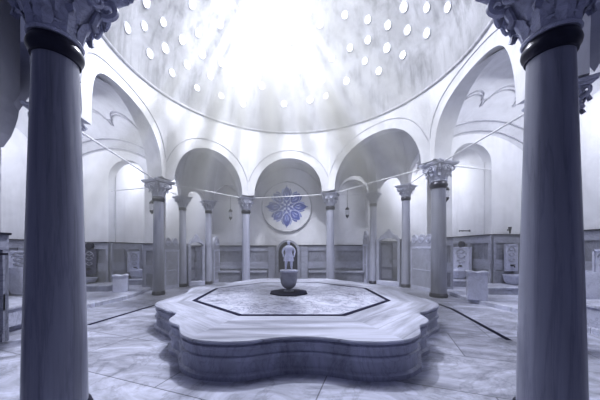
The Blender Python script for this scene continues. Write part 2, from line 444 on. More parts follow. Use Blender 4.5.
column('S2', 'small pale column on the inner side of the left crested doorway', 'shaft_pale')
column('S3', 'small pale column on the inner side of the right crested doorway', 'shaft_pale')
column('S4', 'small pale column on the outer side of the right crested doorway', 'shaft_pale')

# ------------------------------------------------------------------ corner cells: half domes over three small arches
def cell(side, chain, nm, flip):
    sd = SIDES[side]
    keys = chain if side[0] == chain[0] else chain[::-1]
    segs = list(zip(keys, keys[1:])); tot = sum((P2(a)-P2(b)).length for a, b in segs)
    prof = []; acc = 0           # (u, xy, z) along the screen of small arches
    for a, b in segs:
        L = (P2(a)-P2(b)).length; r = L/2-.20; n = 20
        us = [0, .02]+[.5-(r/L)*math.cos(PI*i/n) for i in range(n+1)]+[.98, 1.0]
        for u in us:
            x = (u-.5)*L; zs = C[a][3]+(C[b][3]-C[a][3])*u
            prof.append(((acc+u*L)/tot, P2(a).lerp(P2(b), u), zs+.02+math.sqrt(max(0, r*r-x*x))))
        acc += L
    top = [Vector((*sd.outer(u), sd.za(u))) for u, _, _ in prof]
    bot = [Vector((xy.x, xy.y, z)) for _, xy, z in prof]
    ctr = (P2(keys[1])+P2(keys[2]))/2; outd = (ctr-CEN).normalized()
    bot_in = [b-Vector((outd.x, outd.y, 0))*.02 for b in bot]
    mb = MB(); rows = []
    for i in range(13):
        v = i/12; row = []
        for tp, bo in zip(top, bot_in):
            p = bo.lerp(tp, v); bulge = math.sin(PI*v)*.22
            zb = bo.z+(tp.z-bo.z)*(1-(1-v)**1.7) if tp.z > bo.z else bo.z+(tp.z-bo.z)*v
            row.append(Vector((p.x+outd.x*bulge*.3, p.y+outd.y*bulge*.3, zb)))
        rows.append(row)
    mb.grid(rows)
    back = [b+Vector((outd.x, outd.y, 0))*.28 for b in bot]
    mb.grid([bot_in, back]); mb.grid([back, [Vector((b.x, b.y, 5.55)) for b in back]])
    return struct(mb, nm, M['vault'], 40)
cell(('BL', 'ML'), ['BL', 'S2', 'S1', 'ML'], 'wall_left_cell_vault', 1)
cell(('MR', 'BR'), ['MR', 'S4', 'S3', 'BR'], 'wall_right_cell_vault', 1)

# ------------------------------------------------------------------ walls
def arch_wall(mb, p0, p1, ztop, thick, ops, n=24):
    """upright wall from p0 to p1 (plan), thickness away to the left of p0->p1; ops: (centre distance, radius, spring z, sill z)"""
    p0, p1 = Vector(p0), Vector(p1); d = (p1-p0); L = d.length; d.normalize(); nn = Vector((-d.y, d.x))*thick
    def V(s_, z, o=0): q = p0+d*s_+nn*o; return (q.x, q.y, z)
    cuts = []; s_ = 0.0
    for c, r, zs, sill in sorted(ops):
        cuts.append((s_, c-r, None)); cuts.append((c-r, c+r, (c, r, zs, sill))); s_ = c+r
    cuts.append((s_, L, None))
    for a, b_, op in cuts:
        if op is None:
            for o in (0, 1): mb.add([V(a, 0, o), V(b_, 0, o), V(b_, ztop, o), V(a, ztop, o)], [(0, 1, 2, 3)])
            continue
        c, r, zs, sill = op
        ss = [c-r*math.cos(PI*i/n) for i in range(n+1)]; zz = [zs+math.sqrt(max(0, r*r-(x-c)**2)) for x in ss]
        for o in (0, 1):
            mb.grid([[V(x, z, o) for x, z in zip(ss, zz)], [V(x, ztop, o) for x in ss]])
            if sill > 0: mb.add([V(a, 0, o), V(b_, 0, o), V(b_, sill, o), V(a, sill, o)], [(0, 1, 2, 3)])
        mb.grid([[V(x, z, 0) for x, z in zip(ss, zz)], [V(x, z, 1) for x, z in zip(ss, zz)]])
        for x in (a, b_): mb.add([V(x, sill, 0), V(x, zs, 0), V(x, zs, 1), V(x, sill, 1)], [(0, 1, 2, 3)])
        if sill > 0: mb.add([V(a, sill, 0), V(b_, sill, 0), V(b_, sill, 1), V(a, sill, 1)], [(0, 1, 2, 3)])
    return mb
YB = 12.0
# back wall, with two blind round-headed recesses and their backing
XBL, XBR = -6.3, 6.75
mb = MB(); mb_ops = []
for px, r, py in ((225, .68, 184.5), (353.5, .66, 179.5)):
    z = zat(py, YB); mb_ops.append((xat(px, YB)-XBL, r, z-r, 2.2 if px < 300 else 2.5))
arch_wall(mb, (XBL, YB), (XBR, YB), 6.2, .4, mb_ops)
mb.add([(XBL, YB+.4, 0), (XBR, YB+.4, 0), (XBR, YB+.4, 6.2), (XBL, YB+.4, 6.2)], [(0, 1, 2, 3)])
struct(mb, 'wall_back', M['cell'], 0)
# barrel vault over the back eyvan
sd = SIDES[('BR', 'BL')]; mb = MB()
mb.grid([[Vector((*sd.outer(u), sd.za(u))) for u in sd.us], [Vector((sd.outer(u).x, YB+.02, sd.za(u))) for u in sd.us]])
struct(mb, 'ceiling_back_vault', M['vault'], 30)

# left eyvan
CL = Vector((-6.62, 9.4)); CR = Vector((7.02, 8.85))
mb = MB(); arch_wall(mb, (-8.6, 9.4), (-4.75, 9.4), 6.4, .38, [(xat(126.5, 9.4)+8.6, .66, zat(160, 9.4)-.66, 0)]); struct(mb, 'wall_left_eyvan_end', M['cell'], 0)
mb = MB(); mb.box(-6.75, -6.62, 9.75, 12.4, 0, 6.2); struct(mb, 'wall_left_cell', M['cell'], 0)
mb = MB(); mb.box(-8.9, -8.6, 2.6, 9.8, 0, 6.4); struct(mb, 'wall_left', M['cell'], 0)
mb = MB(); arch_wall(mb, (4.95, 8.85), (8.6, 8.95), 6.4, .38, [(xat(472.6, 8.85)-4.95, .70, zat(142.5, 8.85)-.70, 0)]); struct(mb, 'wall_right_eyvan_end', M['cell'], 0)
mb = MB(); mb.box(6.98, 7.1, 9.22, 12.4, 0, 6.2); struct(mb, 'wall_right_cell', M['cell'], 0)
mb = MB(); mb.box(8.55, 8.9, 2.0, 9.3, 0, 6.4); struct(mb, 'wall_right', M['cell'], 0)
# sail vaults of the side eyvans
def sail(nm, x0, x1, y0, y1, zc, R):
    cx_, cy_ = (x0+x1)/2, (y0+y1)/2; mb = MB(); rows = []
    for i in range(25):
        rows.append([(x0+(x1-x0)*i/24, y0+(y1-y0)*j/24, zc+math.sqrt(max(.01, R*R-(x0+(x1-x0)*i/24-cx_)**2-(y0+(y1-y0)*j/24-cy_)**2))) for j in range(25)])
    mb.grid(rows); return struct(mb, nm, M['cell'], 60)
sail('ceiling_left_vault', -8.7, -4.35, 4.1, 9.45, 2.66, 3.6)
sail('ceiling_right_vault', 4.4, 8.75, 3.7, 9.0, 2.96, 3.6)
for nm, poly in (('ceiling_left_cell', [(-6.7, 9.5), (-4.6, 9.5), (-4.45, 10.3), (-3.6, 11.15), (-1.9, 11.25), (-1.9, 12.2), (-6.7, 12.2)]),
                 ('ceiling_right_cell', [(7.05, 9.0), (4.9, 9.0), (4.75, 10.2), (3.7, 11.3), (1.9, 11.2), (1.9, 12.2), (7.05, 12.2)])):
    mb = MB(); mb.prism(poly, 5.5, 5.6); struct(mb, nm, M['vault'], 0)
# raised plaster mouldings on the eyvan vaults
def vault_lines(nm, yw, cx_, zc, R, cyv, half):
    mb = MB()
    def on(x, y): return Vector((x, y, zc+math.sqrt(max(.01, R*R-(x-cx_)**2-(y-cyv)**2))-.012))
    for off in (.06, .32):
        y = yw-off; mb.tube([on(cx_-half+2*half*i/40, y) for i in range(41)], .022, 6)
    sgn = 1 if cx_ < 0 else -1
    for w_, dy in ((1.0, .75), (.8, .95)):           # scalloped curls
        pts = []
        for lobe in (-1, 0, 1):
            for i in range(13):
                t = PI*i/12; pts.append(on(cx_+lobe*1.05-math.cos(t)*.5*w_, yw-dy-.45*math.sin(t)*w_))
        mb.tube(pts, .02, 6)
    struct(mb, nm, M['line'], 60)
vault_lines('trim_left_vault_moulding', 9.4, -6.525, 2.66, 3.6, 6.775, 1.95)
vault_lines('trim_right_vault_moulding', 8.87, 6.575, 2.96, 3.6, 6.35, 1.95)
# dark pier at the left frame edge and the matching one on the right
mb = MB()
poly = [(-6.6, 0), (-4.74, 0), (-4.74, 3.17), (-4.70, 3.17), (-4.57, 3.35), (-4.51, 3.5), (-4.46, 3.66), (-4.43, 3.86), (-4.42, 6.4), (-6.6, 6.4)]
vs = [Vector((x, 4.2, z)) for x, z in poly]+[Vector((x, 3.7, z)) for x, z in poly]; n = len(poly)
mb.add(vs, [tuple(range(n)), tuple(range(n, 2*n))[::-1]]+[(i, (i+1) % n, (i+1) % n+n, i+n) for i in range(n)])
struct(mb, 'wall_left_pier', M['vault'], 0)
mb = MB(); mb.box(-8.9, -3.2, 2.1, 2.6, 0, 6.4); struct(mb, 'wall_left_front_cell', M['vault'], 0)
mb = MB(); mb.box(3.4, 8.9, 1.3, 1.9, 0, 6.4); struct(mb, 'wall_right_front_cell', M['vault'], 0)

# ------------------------------------------------------------------ dado (marble panelling)
def dado(nm, p0, p1, ztop, z0=0.0, panels=3, cap=True, low=True):
    """panelling on the right-hand side of p0->p1"""
    p0, p1 = Vector(p0), Vector(p1); d = p1-p0; L = d.length; d.normalize(); n = Vector((d.y, -d.x))
    mat = Matrix(((d.x, n.x, 0, p0.x), (d.y, n.y, 0, p0.y), (0, 0, 1, 0), (0, 0, 0, 1)))
    mb = MB(); mb.box(0, L, 0, .05, z0, ztop, 0, mat)
    H = ztop-z0; zb = z0+H*.10; zm = z0+H*.36; zm2 = z0+H*.55; zt = z0+H*.86
    mb.box(0, L, .05, .09, z0, zb, 1, mat); mb.box(0, L, .05, .075, zm, zm2, 1, mat); mb.box(0, L, .05, .085, zt, ztop, 1, mat)
    w = .09
    for i in range(panels+1):
        x = L*i/panels; mb.box(max(0, x-w), min(L, x+w), .05, .08, zb, zt, 1, mat)
    o = struct(mb, nm, [M['dado'], M['dado_lt']], 0)
    if cap:
        c = MB(); c.box(0, L, 0, .13, ztop, ztop+.035, 0, mat); c.build('cap', M['collar'], o, smooth=0)
    return o
ZB = zat(246.3, YB); ZL = zat(243, 9.4); ZR = zat(235.2, 8.85)
dado('baseboard_back_1', (xat(216, YB), YB), (xat(276.5, YB), YB), ZB, 0, 2)
dado('baseboard_back_2', (xat(298.5, YB), YB), (xat(368, YB), YB), ZB+.03, 0, 2)
dado('baseboard_back_3', (-6.6, YB), (xat(216, YB), YB), ZB, 0, 4)
dado('baseboard_back_4', (xat(368, YB), YB), (6.95, YB), ZB+.2, 0, 4)
dado('baseboard_left_1', (-8.6, 9.4), (CL.x, 9.4), ZL, .1, 2)
dado('baseboard_left_2', (CL.x, 9.39), (-6.6, 12), ZL, .1, 3)
dado('baseboard_left_3', (-8.6, 3), (-8.6, 9.4), zat(240.5, 8.1), .1, 5)
dado('baseboard_left_4', (-6.6, 4.2), (-4.62, 4.2), 1.4, 0, 1)
dado('baseboard_left_5', (-5.33, 9.4), (-4.76, 9.4), ZL-.05, 0, 1)
dado('baseboard_left_6', (-5.34, 9.78), (-5.34, 9.4), ZL-.05, 0, 1)
dado('baseboard_right_4', (4.96, 8.85), (5.6, 8.87), ZR-.1, 0, 1)
dado('baseboard_left_pier', (-6.6, 3.69), (-4.76, 3.69), zat(235, 4.2), 0, 2)
dado('baseboard_left_pier_side', (-4.74, 3.62), (-4.74, 4.24), zat(235, 4.2), 0, 1)
dado('baseboard_right_1', (CR.x, 8.9), (8.6, 8.95), ZR, .1, 2)
dado('baseboard_right_2', (6.98, 12), (CR.x-.02, 8.85), ZR, .1, 3)
dado('baseboard_right_3', (8.55, 9), (8.55, 2), zat(231, 7.3), .1, 5)

# ------------------------------------------------------------------ central platform
hx = .03; PZ = .45; E_ = EYE-PZ
half = [(0, 3.10), (-.22, 3.08), (-.42, 3.02), (-.62, 2.95), (-.85, 2.925), (-1.05, 2.945), (-1.22, 2.99), (-1.36, 3.08), (-1.48, 3.20), (-1.56, 3.36), (-1.66, 3.55),
        (-1.84, 3.70), (-1.94, 3.88), (-1.96, 4.10), (-2.00, 4.24), (-2.10, 4.31), (-2.20, 4.37), (-2.29, 4.46), (-2.42, 4.58), (-2.55, 4.69), (-2.66, 4.83), (-2.73, 5.0), (-2.76, 5.22), (-2.7, 5.5), (-2.62, 5.85)]
cyp = 6.03
left = half+[(x, 2*cyp-y) for x, y in half[::-1]]
HO = .13
outl = [(x+HO, y) for x, y in left]+[(HO-x, y) for x, y in left[::-1][1:-1]]
# smooth outline (Catmull-Rom)
def smooth(poly, k=3):
    out = []; n = len(poly)
    for i in range(n):
        a, b_, c, d = (Vector(poly[(i+j-1) % n]) for j in range(4))
        for s_ in range(k):
            t = s_/k; out.append(tuple(.5*((2*b_)+(c-a)*t+(2*a-5*b_+4*c-d)*t*t+(3*b_-a-3*c+d)*t**3)))
    return out
outl = smooth(outl); PC = Vector((hx, cyp))
def offs(poly, o):
    n = len(poly); out = []
    for i in range(n):
        a, c = Vector(poly[i-1]), Vector(poly[(i+1) % n]); d = (c-a).normalized(); nn = Vector((d.y, -d.x))
        p = Vector(poly[i]); 
        if (p-PC).dot(nn) < 0: nn = -nn
        q = p+nn*o; out.append((q.x, q.y))
    return out
plat = thing('marble_platform', 'large low scalloped marble platform in the middle of the hall', 'platform', (0, 0, 0))
mb = MB(); prof = [(.035, -.01), (.03, .05), (.012, .065), (-.005, .075), (-.012, .20), (.012, .21), (.018, .235), (.012, .255), (-.012, .265), (-.012, .335), (.006, .35), (.006, .375), (-.01, .385), (-.02, .40)]
mb.grid([[(x, y, z) for x, y in offs(outl, o)] for o, z in prof], True); mb.build('base', M['side'], plat, smooth=45)
oct_ = lambda R, z, rot=PI/8: [(hx+R*math.cos(rot+i*PI/4), cyp-.02+R*math.sin(rot+i*PI/4), z) for i in range(8)]
def octring(R0, R1, z, k=1): 
    return [(oct_(R0, z)[i], oct_(R1, z)[i]) for i in range(8)]
prof = [(-.04, .395), (.0, .40), (.02, .415), (.022, .432), (.012, .447), (-.01, PZ), (-.06, PZ)]
mb = MB(); rows = [[(x, y, z) for x, y in offs(outl, o)] for o, z in prof]; mb.grid(rows, True)
R1 = 2.02/math.cos(PI/8)
def octpt(p, R):   # point of the octagon in the direction of p
    a = math.atan2(p[1]-cyp, p[0]-hx); q = (a+PI/8) % (PI/4)-PI/8; r = R*math.cos(PI/8)/math.cos(q); return (hx+r*math.cos(a), cyp+r*math.sin(a), PZ)
mb.grid([rows[-1], [tuple(Vector(p).lerp(Vector(octpt(p, R1+.04)), .5)) for p in rows[-1]], [octpt(p, R1-.09) for p in rows[-1]]], True)
mb.build('top_slab', M['top'], plat, smooth=30)
n_ = 64
def circ_oct(R, z): return [(lambda p: (p[0], p[1], z))(octpt((hx+math.cos(2*PI*i/n_+PI/8), cyp+math.sin(2*PI*i/n_+PI/8)), R)) for i in range(n_)]
mb = MB(); mb.grid([circ_oct(R1, PZ+.002), circ_oct(R1, PZ+.004), circ_oct(R1-.10, PZ+.004), circ_oct(R1-.10, PZ+.002)], True); mb.build('inlay_border', M['dark'], plat, smooth=0)
mb = MB(); cc = circ_oct(R1-.09, PZ+.002); mb.add(cc, [tuple(range(n_))])
for i in range(8):
    a = PI/8+i*PI/4; d = Vector((math.cos(a), math.sin(a))); nn = Vector((-d.y, d.x))*.006
    p0 = PC+d*.5; p1 = PC+d*(R1-.1)
    mb.add([(p0.x-nn.x, p0.y-nn.y, PZ+.0035), (p1.x-nn.x, p1.y-nn.y, PZ+.0035), (p1.x+nn.x, p1.y+nn.y, PZ+.0035), (p0.x+nn.x, p0.y+nn.y, PZ+.0035)], [(0, 1, 2, 3)], 1)
mb.build('centre_panel', [M['topc'], M['dado']], plat, smooth=0)

# ------------------------------------------------------------------ fountain urn and statue
ux, uy = xat(288.7, 6.1), 6.1
mb = MB(); mb.lathe([(.46, 0), (.47, .012), (.455, .03), (.001, .03)], 8, (0, 0, 0), 0, PI/8)
o = mb.build('urn_stand', M['dark'], None, (ux, uy, PZ+.004), 20); tag(o, 'flat dark eight-sided stone slab under the marble urn', 'slab')
urn = thing('urn_fountain', 'grey marble goblet urn with pale rim at the platform centre', 'urn', (ux, uy, PZ+.035))
mb = MB(); mb.lathe([(.115, 0), (.12, .02), (.10, .04), (.075, .06), (.07, .075), (.09, .09)], 32); mb.build('foot', M['urn'], urn)
mb = MB(); mb.lathe([(.07, .08), (.12, .10), (.165, .15), (.19, .22), (.202, .30), (.205, .37), (.198, .375), (.203, .385), (.203, .47), (.20, .475)], 40, rfun=lambda a, z: 1+.008*math.cos(16*a) if z < .36 else 1)
mb.build('bowl', M['urn'], urn)
mb = MB(); mb.lathe([(.19, .47), (.212, .475), (.218, .49), (.216, .51), (.20, .518), (.17, .512), (.12, .50), (.001, .49)], 40); mb.build('rim', M['white'], urn)

# statue: one continuous marble body grown from a skeleton, a tunic and hair
def skin_obj(name, verts, edges, mat, parent, root=0, sub=2):
    me = bpy.data.meshes.new(name); me.from_pydata([v[:3] for v in verts], edges, []); me.materials.append(mat)
    bm = bmesh.new(); bm.from_mesh(me); ly = bm.verts.layers.skin.verify(); bm.verts.ensure_lookup_table()
    for v, s_ in zip(bm.verts, verts):
        r = s_[3]; v[ly].radius = (r, r) if not isinstance(r, tuple) else r; v[ly].use_root = False
    bm.verts[root][ly].use_root = True
    bm.to_mesh(me); bm.free()
    o = bpy.data.objects.new(name, me); COL.objects.link(o); o.parent = parent
    sk = o.modifiers.new('skin', 'SKIN'); sk.use_smooth_shade = True; sk.branch_smoothing = .4
    sb = o.modifiers.new('sub', 'SUBSURF'); sb.levels = sb.render_levels = sub
    return o
st = thing('statue', 'small white marble statue in a short tunic standing on the urn', 'statue', (ux, uy, PZ+.035+.515))
V = [(0, 0, .50, .066), (0, .004, .60, .062), (0, 0, .72, .084), (0, .01, .80, .060), (0, .0, .85, .030), (0, -.008, .89, .040), (0, -.012, .935, .052), (0, -.004, .975, .038)]
E = [(i, i+1) for i in range(7)]
def chain(start, lst):
    p = start
    for q in lst:
        V.append(q); E.append((p, len(V)-1)); p = len(V)-1
    return p
for s_ in (-1, 1):
    chain(0, [(s_*.062, 0, .46, .060), (s_*.072, -.012 if s_ < 0 else .0, .28, .046), (s_*.076, .012, .16, .042), (s_*.080, .02, .055, .027), (s_*.092, -.05, .022, .018)])
    h = chain(2, [(s_*.105, .01, .775, .042), (s_*.165, .02, .665, .034), (s_*.175, .012, .61, .030), (s_*.158, -.03, .53, .024), (s_*.152, -.045, .50, .016), (s_*.150, -.05, .475, .017)])
    for j, (dx, L) in enumerate(((-.012, .032), (-.004, .038), (.004, .036), (.011, .028))):
        chain(h, [(s_*.150+dx*1.1, -.055, .475-L*.55, .006), (s_*.150+dx*1.1, -.050, .475-L, .0045)])
    chain(h, [(s_*.136, -.062, .462, .006), (s_*.131, -.066, .447, .005)])
skin_obj('body', V, E, M['statue'], st)
mb = MB()
prof = [(.125, .30), (.122, .34), (.112, .44), (.095, .54), (.086, .58), (.092, .595), (.088, .61), (.102, .68), (.108, .74), (.094, .80), (.055, .84)]
rows = []
for r, z in prof:
    row = []
    for j in range(40):
        a = 2*PI*j/40; fold = 1+(.07*math.cos(9*a+1)+.03*math.cos(17*a))*max(0, min(1, (.60-z)/.2))
        row.append((r*fold*math.cos(a)*1.12, r*fold*math.sin(a)*.85, z))
    rows.append(row)
mb.grid(rows, True); mb.build('tunic', M['statue'], st)
mb = MB(); rows = []
for i in range(9):
    t = PI/2*i/8; rows.append([(.058*math.cos(t)*math.cos(2*PI*j/24)*(1+.05*math.cos(8*2*PI*j/24)), .008+.06*math.cos(t)*math.sin(2*PI*j/24), .945+.055*math.sin(t)) for j in range(24)])
mb.grid(rows, True); mb.build('hair', M['white'], st)
mb = MB(); mb.lathe([(.012, -.01), (.009, .0), (.004, .014)], 8, (0, -.062, .925))   # nose and brow of the face
for s_ in (-1, 1): mb.lathe([(.001, -.006), (.007, 0), (.001, .006)], 8, (s_*.020, -.056, .94))
mb.box(-.013, .013, -.062, -.05, .902, .907); mb.build('face', M['statue'], st)
mb = MB(); mb.lathe([(.15, -.01), (.155, 0), (.15, .012), (.001, .014)], 24); mb.build('plinth', M['white'], st)
st.scale = (.84, .80, .70)

# ------------------------------------------------------------------ niche behind the statue
nx = xat(288, YB)
nt_ = thing('wall_niche', 'dark pointed niche with pale frame under the blue star medallion', 'niche', (nx, YB, 0))
def pointed(w, zs, za, n=14):
    pts = []
    R = (w*w+(za-zs)**2)/(2*w)
    for i in range(n+1):
        x = -w+w*i/n; pts.append((x, zs+math.sqrt(max(0, R*R-(x+w-R)**2))))
    return pts+[(-x, z) for x, z in pts[::-1][1:]]
zap = zat(240.5, YB); zsp = zat(252, YB)
pi_ = [(-.44, 0)]+pointed(.44, zsp, zap-.06)+[(.44, 0)]; po = [(-.54, 0)]+pointed(.54, zsp, zap+.04)+[(.54, 0)]
mb = MB(); r = []
for y in (-.14, -.10): pass
mb.grid([[(x, .0, z) for x, z in po], [(x, -.14, z) for x, z in po], [(x, -.15, z) for x, z in pi_], [(x, -.02, z) for x, z in pi_]]); mb.build('frame', M['dado_lt'], nt_)
mb = MB(); mb.add([(x, -.02, z) for x, z in pi_], [tuple(range(len(pi_)))]); mb.build('niche_shade', M['dark'], nt_, smooth=0)  # flat dark sheet stands in for the shade inside the niche
mb = MB(); mb.box(-.44, .44, -.2, -.02, 0, .4); mb.build('sill', M['dado_lt'], nt_, smooth=0, bevel=.02)
# dark panelling posts either side of the niche
for k, px in ((1, 272), (2, 304.2)):
    mb = MB(); x = xat(px, YB); mb.box(x-.16, x+.16, YB-.16, YB, 0, ZB-.02); struct(mb, f'trim_niche_pier_{k}', M['dado_lt'], 0, bevel=.015)
# stone bench along the back wall
for k, (a, b_, lab) in enumerate(((220.5, 242.5, 'low marble bench on the back wall behind the left slim column'), (248, 268, 'short low marble bench just left of the pointed niche'),
                               (308, 328.5, 'short low marble bench just right of the pointed niche'), (334, 361.5, 'low marble bench on the back wall behind the right slim column'))):
    x0, x1 = xat(a, YB), xat(b_, YB)
    t = thing('wall_bench', lab, 'bench', ((x0+x1)/2, YB-.12, 0), 0, 'benches on the back wall'); w = (x1-x0)/2
    mb = MB(); mb.box(-w, w, -.34, 0, .42, .50); mb.build('seat', M['dado_lt'], t, smooth=0, bevel=.015)
    mb = MB(); mb.box(-w, w, -.28, 0, 0, .42); mb.build('front_panel', M['dado'], t, smooth=0)

# ------------------------------------------------------------------ blue star medallion
md = thing('star_medallion', 'round wall medallion with a blue sixteen-leaf tile star', 'medallion', (xat(286.7, YB), YB-.05, zat(207, YB)))
def disc(mb, poly, y, mi): mb.add([(x, y, z) for x, z in poly], [tuple(range(len(poly)))], mi)
def ci(r, n=48): return [(r*math.cos(2*PI*i/n), r*math.sin(2*PI*i/n)) for i in range(n)]
mb = MB(); disc(mb, ci(1.14, 64), -.02, 0); mb.build('disc', M['plaster'], md, smooth=0)
mb = MB(); mb.tube([(1.15*math.cos(2*PI*i/64), -.01, 1.15*math.sin(2*PI*i/64)) for i in range(64)], .03, 8, closed=True); mb.build('rim', M['cornice'], md)
mb = MB()
def petal(a, r0, r1, w, y, mi, peak=.45):
    out = []
    for i in range(13):
        t = i/12; ww = w*(math.sin(PI*min(1, t/peak/2)) if t < peak else math.cos(PI/2*(t-peak)/(1-peak))**.9); out.append((r0+(r1-r0)*t, ww))
    poly = out+[(r, -w_) for r, w_ in out[::-1][1:-1]]
    ca, sa = math.cos(a), math.sin(a); disc(mb, [(r*ca-w_*sa, r*sa+w_*ca) for r, w_ in poly], y, mi)
disc(mb, ci(.50), -.026, 2); disc(mb, ci(.40), -.0265, 1)
for k in range(16): petal(PI/8*(k+.5), .44, .86, .115, -.027, 0 if k % 2 else 1)
for k in range(16): petal(PI/8*(k+.5), .50, .74, .05, -.029, 1 if k % 2 else 0)
for k in range(8):
    a = k*PI/4; big = k % 2 == 0
    petal(a, .24, .97 if big else .90, .215, -.030, 2); petal(a, .26, .94 if big else .86, .195, -.032, 0); petal(a, .36, .70, .07, -.034, 1); petal(a, .42, .64, .03, -.036, 0)
    for s_ in (-1, 1): petal(a+s_*.13, .44, .66, .016, -.036, 2)
    if big: petal(a, .88, 1.0, .02, -.03, 0); 
disc(mb, ci(.30), -.033, 2)
for k in range(8): petal(k*PI/4+PI/8, .06, .34, .06, -.036, 0)
for k in range(4): petal(k*PI/2+PI/4, .04, .2, .06, -.038, 2)
for k in range(4): petal(k*PI/2, .02, .17, .045, -.039, 0)
disc(mb, ci(.045, 16), -.041, 0)
mb.build('star_pattern', [M['blue'], M['blue2'], M['tile']], md, smooth=0)

# ------------------------------------------------------------------ tie rods between the capitals
def rod(a, b_, lab, r=.02, mat='iron', za=None, zb=None, da=.36):
    A = Vector((C[a][0], C[a][1], (C[a][3] if za is None else za)-.03)); B = Vector((C[b_][0], C[b_][1], (C[b_][3] if zb is None else zb)-.03))
    d = (B-A).normalized(); ca = CEN
    mb = MB(); mb.tube([A+d*da, B-d*da], r, 8); o = mb.build('tie_rod', M[mat]); tag(o, lab, 'tie rod')
rod('ML', 'BL', 'white iron tie rod across the arch over the left doorway')
rod('BL', 'BR', 'white iron tie rod crossing in front of the blue star medallion')
rod('BR', 'MR', 'white iron tie rod across the arch over the right doorway')
rod('XL', 'ML', 'white iron tie rod rising across the left eyvan arch')
rod('MR', 'XR', 'white iron tie rod rising across the right eyvan arch')
rod('S2', 'BL', 'thin white rod between left slim column and doorway inner column', .016)
rod('ML', 'S1', 'thin white rod behind the capital of the left collared column', .016, 'iron', C['S1'][3])
rod('S4', 'MR', 'thin white rod behind the capital of the stout right column', .016)
rod('BR', 'S3', 'thin white rod between right slim column and doorway inner column', .016)
mb = MB(); mb.tube([(-4.36, 4.24, 3.62), (-3.95, 4.4, 3.84)], .02, 8)
rod('XL', 'NL', 'dark iron tie rod across the shadowed front left arch', .03, 'black')
rod('XR', 'NR', 'dark iron tie rod across the shadowed front right arch', .03, 'black')

def wallrod(p, q, lab, r=.018):
    mb = MB(); mb.tube([p, q], r, 8); o = mb.build('tie_rod', M['iron']); tag(o, lab, 'tie rod')
wallrod((-6.6, 9.45, zat(191, 9.45)), (-5.34, 9.45, zat(188, 9.45)), 'thin rod across the arched opening of the left eyvan')
wallrod((5.67, 8.9, zat(166, 8.9)), (7.0, 8.9, zat(170, 8.9)), 'thin rod across the arched opening of the right eyvan')

# ------------------------------------------------------------------ hanging lamps
def lamp(px, py, d, top, lab):
    p = atd(px, py, d); t = thing('hanging_lamp', lab, 'lamp', p, 0, 'hanging lamps in the cells')
    zt = zat(top, d)-p.z
    mb = MB(); mb.tube([(0, 0, .30), (0, 0, zt)], .008, 6); mb.build('chain', M['black'], t)
    mb = MB(); mb.lathe([(.012, .33), (.02, .30), (.07, .26), (.09, .20), (.085, .18), (.001, .18)], 16); mb.build('cap', M['black'], t)
    mb = MB(); mb.lathe([(.075, .18), (.085, .10), (.08, .0), (.06, -.05)], 16); mb.build('glass', M['glass'], t)
    mb = MB(); mb.lathe([(.001, -.05), (.075, -.05), (.08, -.08), (.05, -.13), (.015, -.17), (.001, -.20)], 16); mb.build('finial', M['black'], t)
lamp(230.6, 216, 11.3, 196, 'small black hanging lamp left of the left slim column')
lamp(347.3, 214, 11.3, 190, 'small black hanging lamp right of the right slim column')
lamp(152, 209, 9.0, 190, 'small black hanging lamp beside the left collared column')
lamp(446.5, 196, 8.45, 172, 'small black hanging lamp beside the stout right column')

# ------------------------------------------------------------------ carved marble screens and doorways of the cells
def screen(p, q, z1, lab, lobes=2, mat='screen', crest=.22, z0=0.0, side=1):
    p, q = Vector(p), Vector(q); d = q-p; L = d.length; d.normalize(); n = Vector((d.y, -d.x))*side
    t = thing('marble_screen', lab, 'screen', (p.x, p.y, z0), math.atan2(d.y, d.x))
    mb = MB(); top = [(L, 0), (L, z1-z0)]
    N = 40
    for i in range(N+1):
        u = 1-i/N; zz = z1-z0+crest*(.35+.65*abs(math.sin(PI*u*lobes))**.6); top.append((L*u, zz))
    poly = top+[(0, z1-z0), (0, 0)]
    M2 = Matrix(((1, 0, 0, 0), (0, 0, 1, 0), (0, 1, 0, 0), (0, 0, 0, 1)))
    mb.prism(poly, -.05, .05, 0, M2); mb.build('slab', M[mat], t, smooth=0)
    mb = MB()
    for y in (-.065, .065):
        yy = (min(y, y*.7), max(y, y*.7))
        mb.box(.0, L, *yy, z1-z0-.10, z1-z0-.02); mb.box(0, L, *yy, 0, .14); mb.box(0, .07, *yy, 0, z1-z0-.02); mb.box(L-.07, L, *yy, 0, z1-z0-.02)
        mb.box(.12, L-.12, *yy, (z1-z0)*.45, (z1-z0)*.45+.04)
    mb.build('moulding', M['white'], t, smooth=0, bevel=.008)
    for k in range(lobes):                                   # scrolls on the crest
        mb = MB(); c = L*(k+.5)/lobes; rr = min(.2, L/lobes*.36); pts = []
        for i in range(26):
            a = i/25*PI*3.2; r = rr*(1-.75*i/25); pts.append((c+r*math.cos(a), 0, z1-z0+crest*.48+r*math.sin(a)*.8))
        rr_ = [[(x+dx*nx_, y, z+dx*nz_) for x, y, z, nx_, nz_ in [(p[0], yy, p[2], math.cos(i/25*PI*3.2), math.sin(i/25*PI*3.2)) for i, p in enumerate(pts)]] for dx, yy in ((-.018, -.075), (.018, -.075), (.018, .075), (-.018, .075), (-.018, -.075))]
        mb.grid(rr_); mb.build('scroll_carving', M['white'], t, smooth=30)
    return t
def p2(px, d): return (xat(px, d), d)
screen(p2(163.5, 9.4), p2(178, 10.0), zat(249, 9.8), 'carved marble screen between left collared column and doorway', 2, crest=.42)
screen(p2(213, 11.14), p2(218.5, 11.75), zat(249, 11.2), 'narrow scroll topped marble screen right of the left doorway', 1, crest=.55)
screen(p2(364, 11.75), p2(368.3, 11.32), zat(244, 11.4), 'narrow scroll topped marble screen left of the right doorway', 1, crest=.6)
screen(p2(412, 9.86), p2(434, 8.7), zat(246, 9.4), 'carved marble screen between right doorway and stout column', 3, crest=.42)
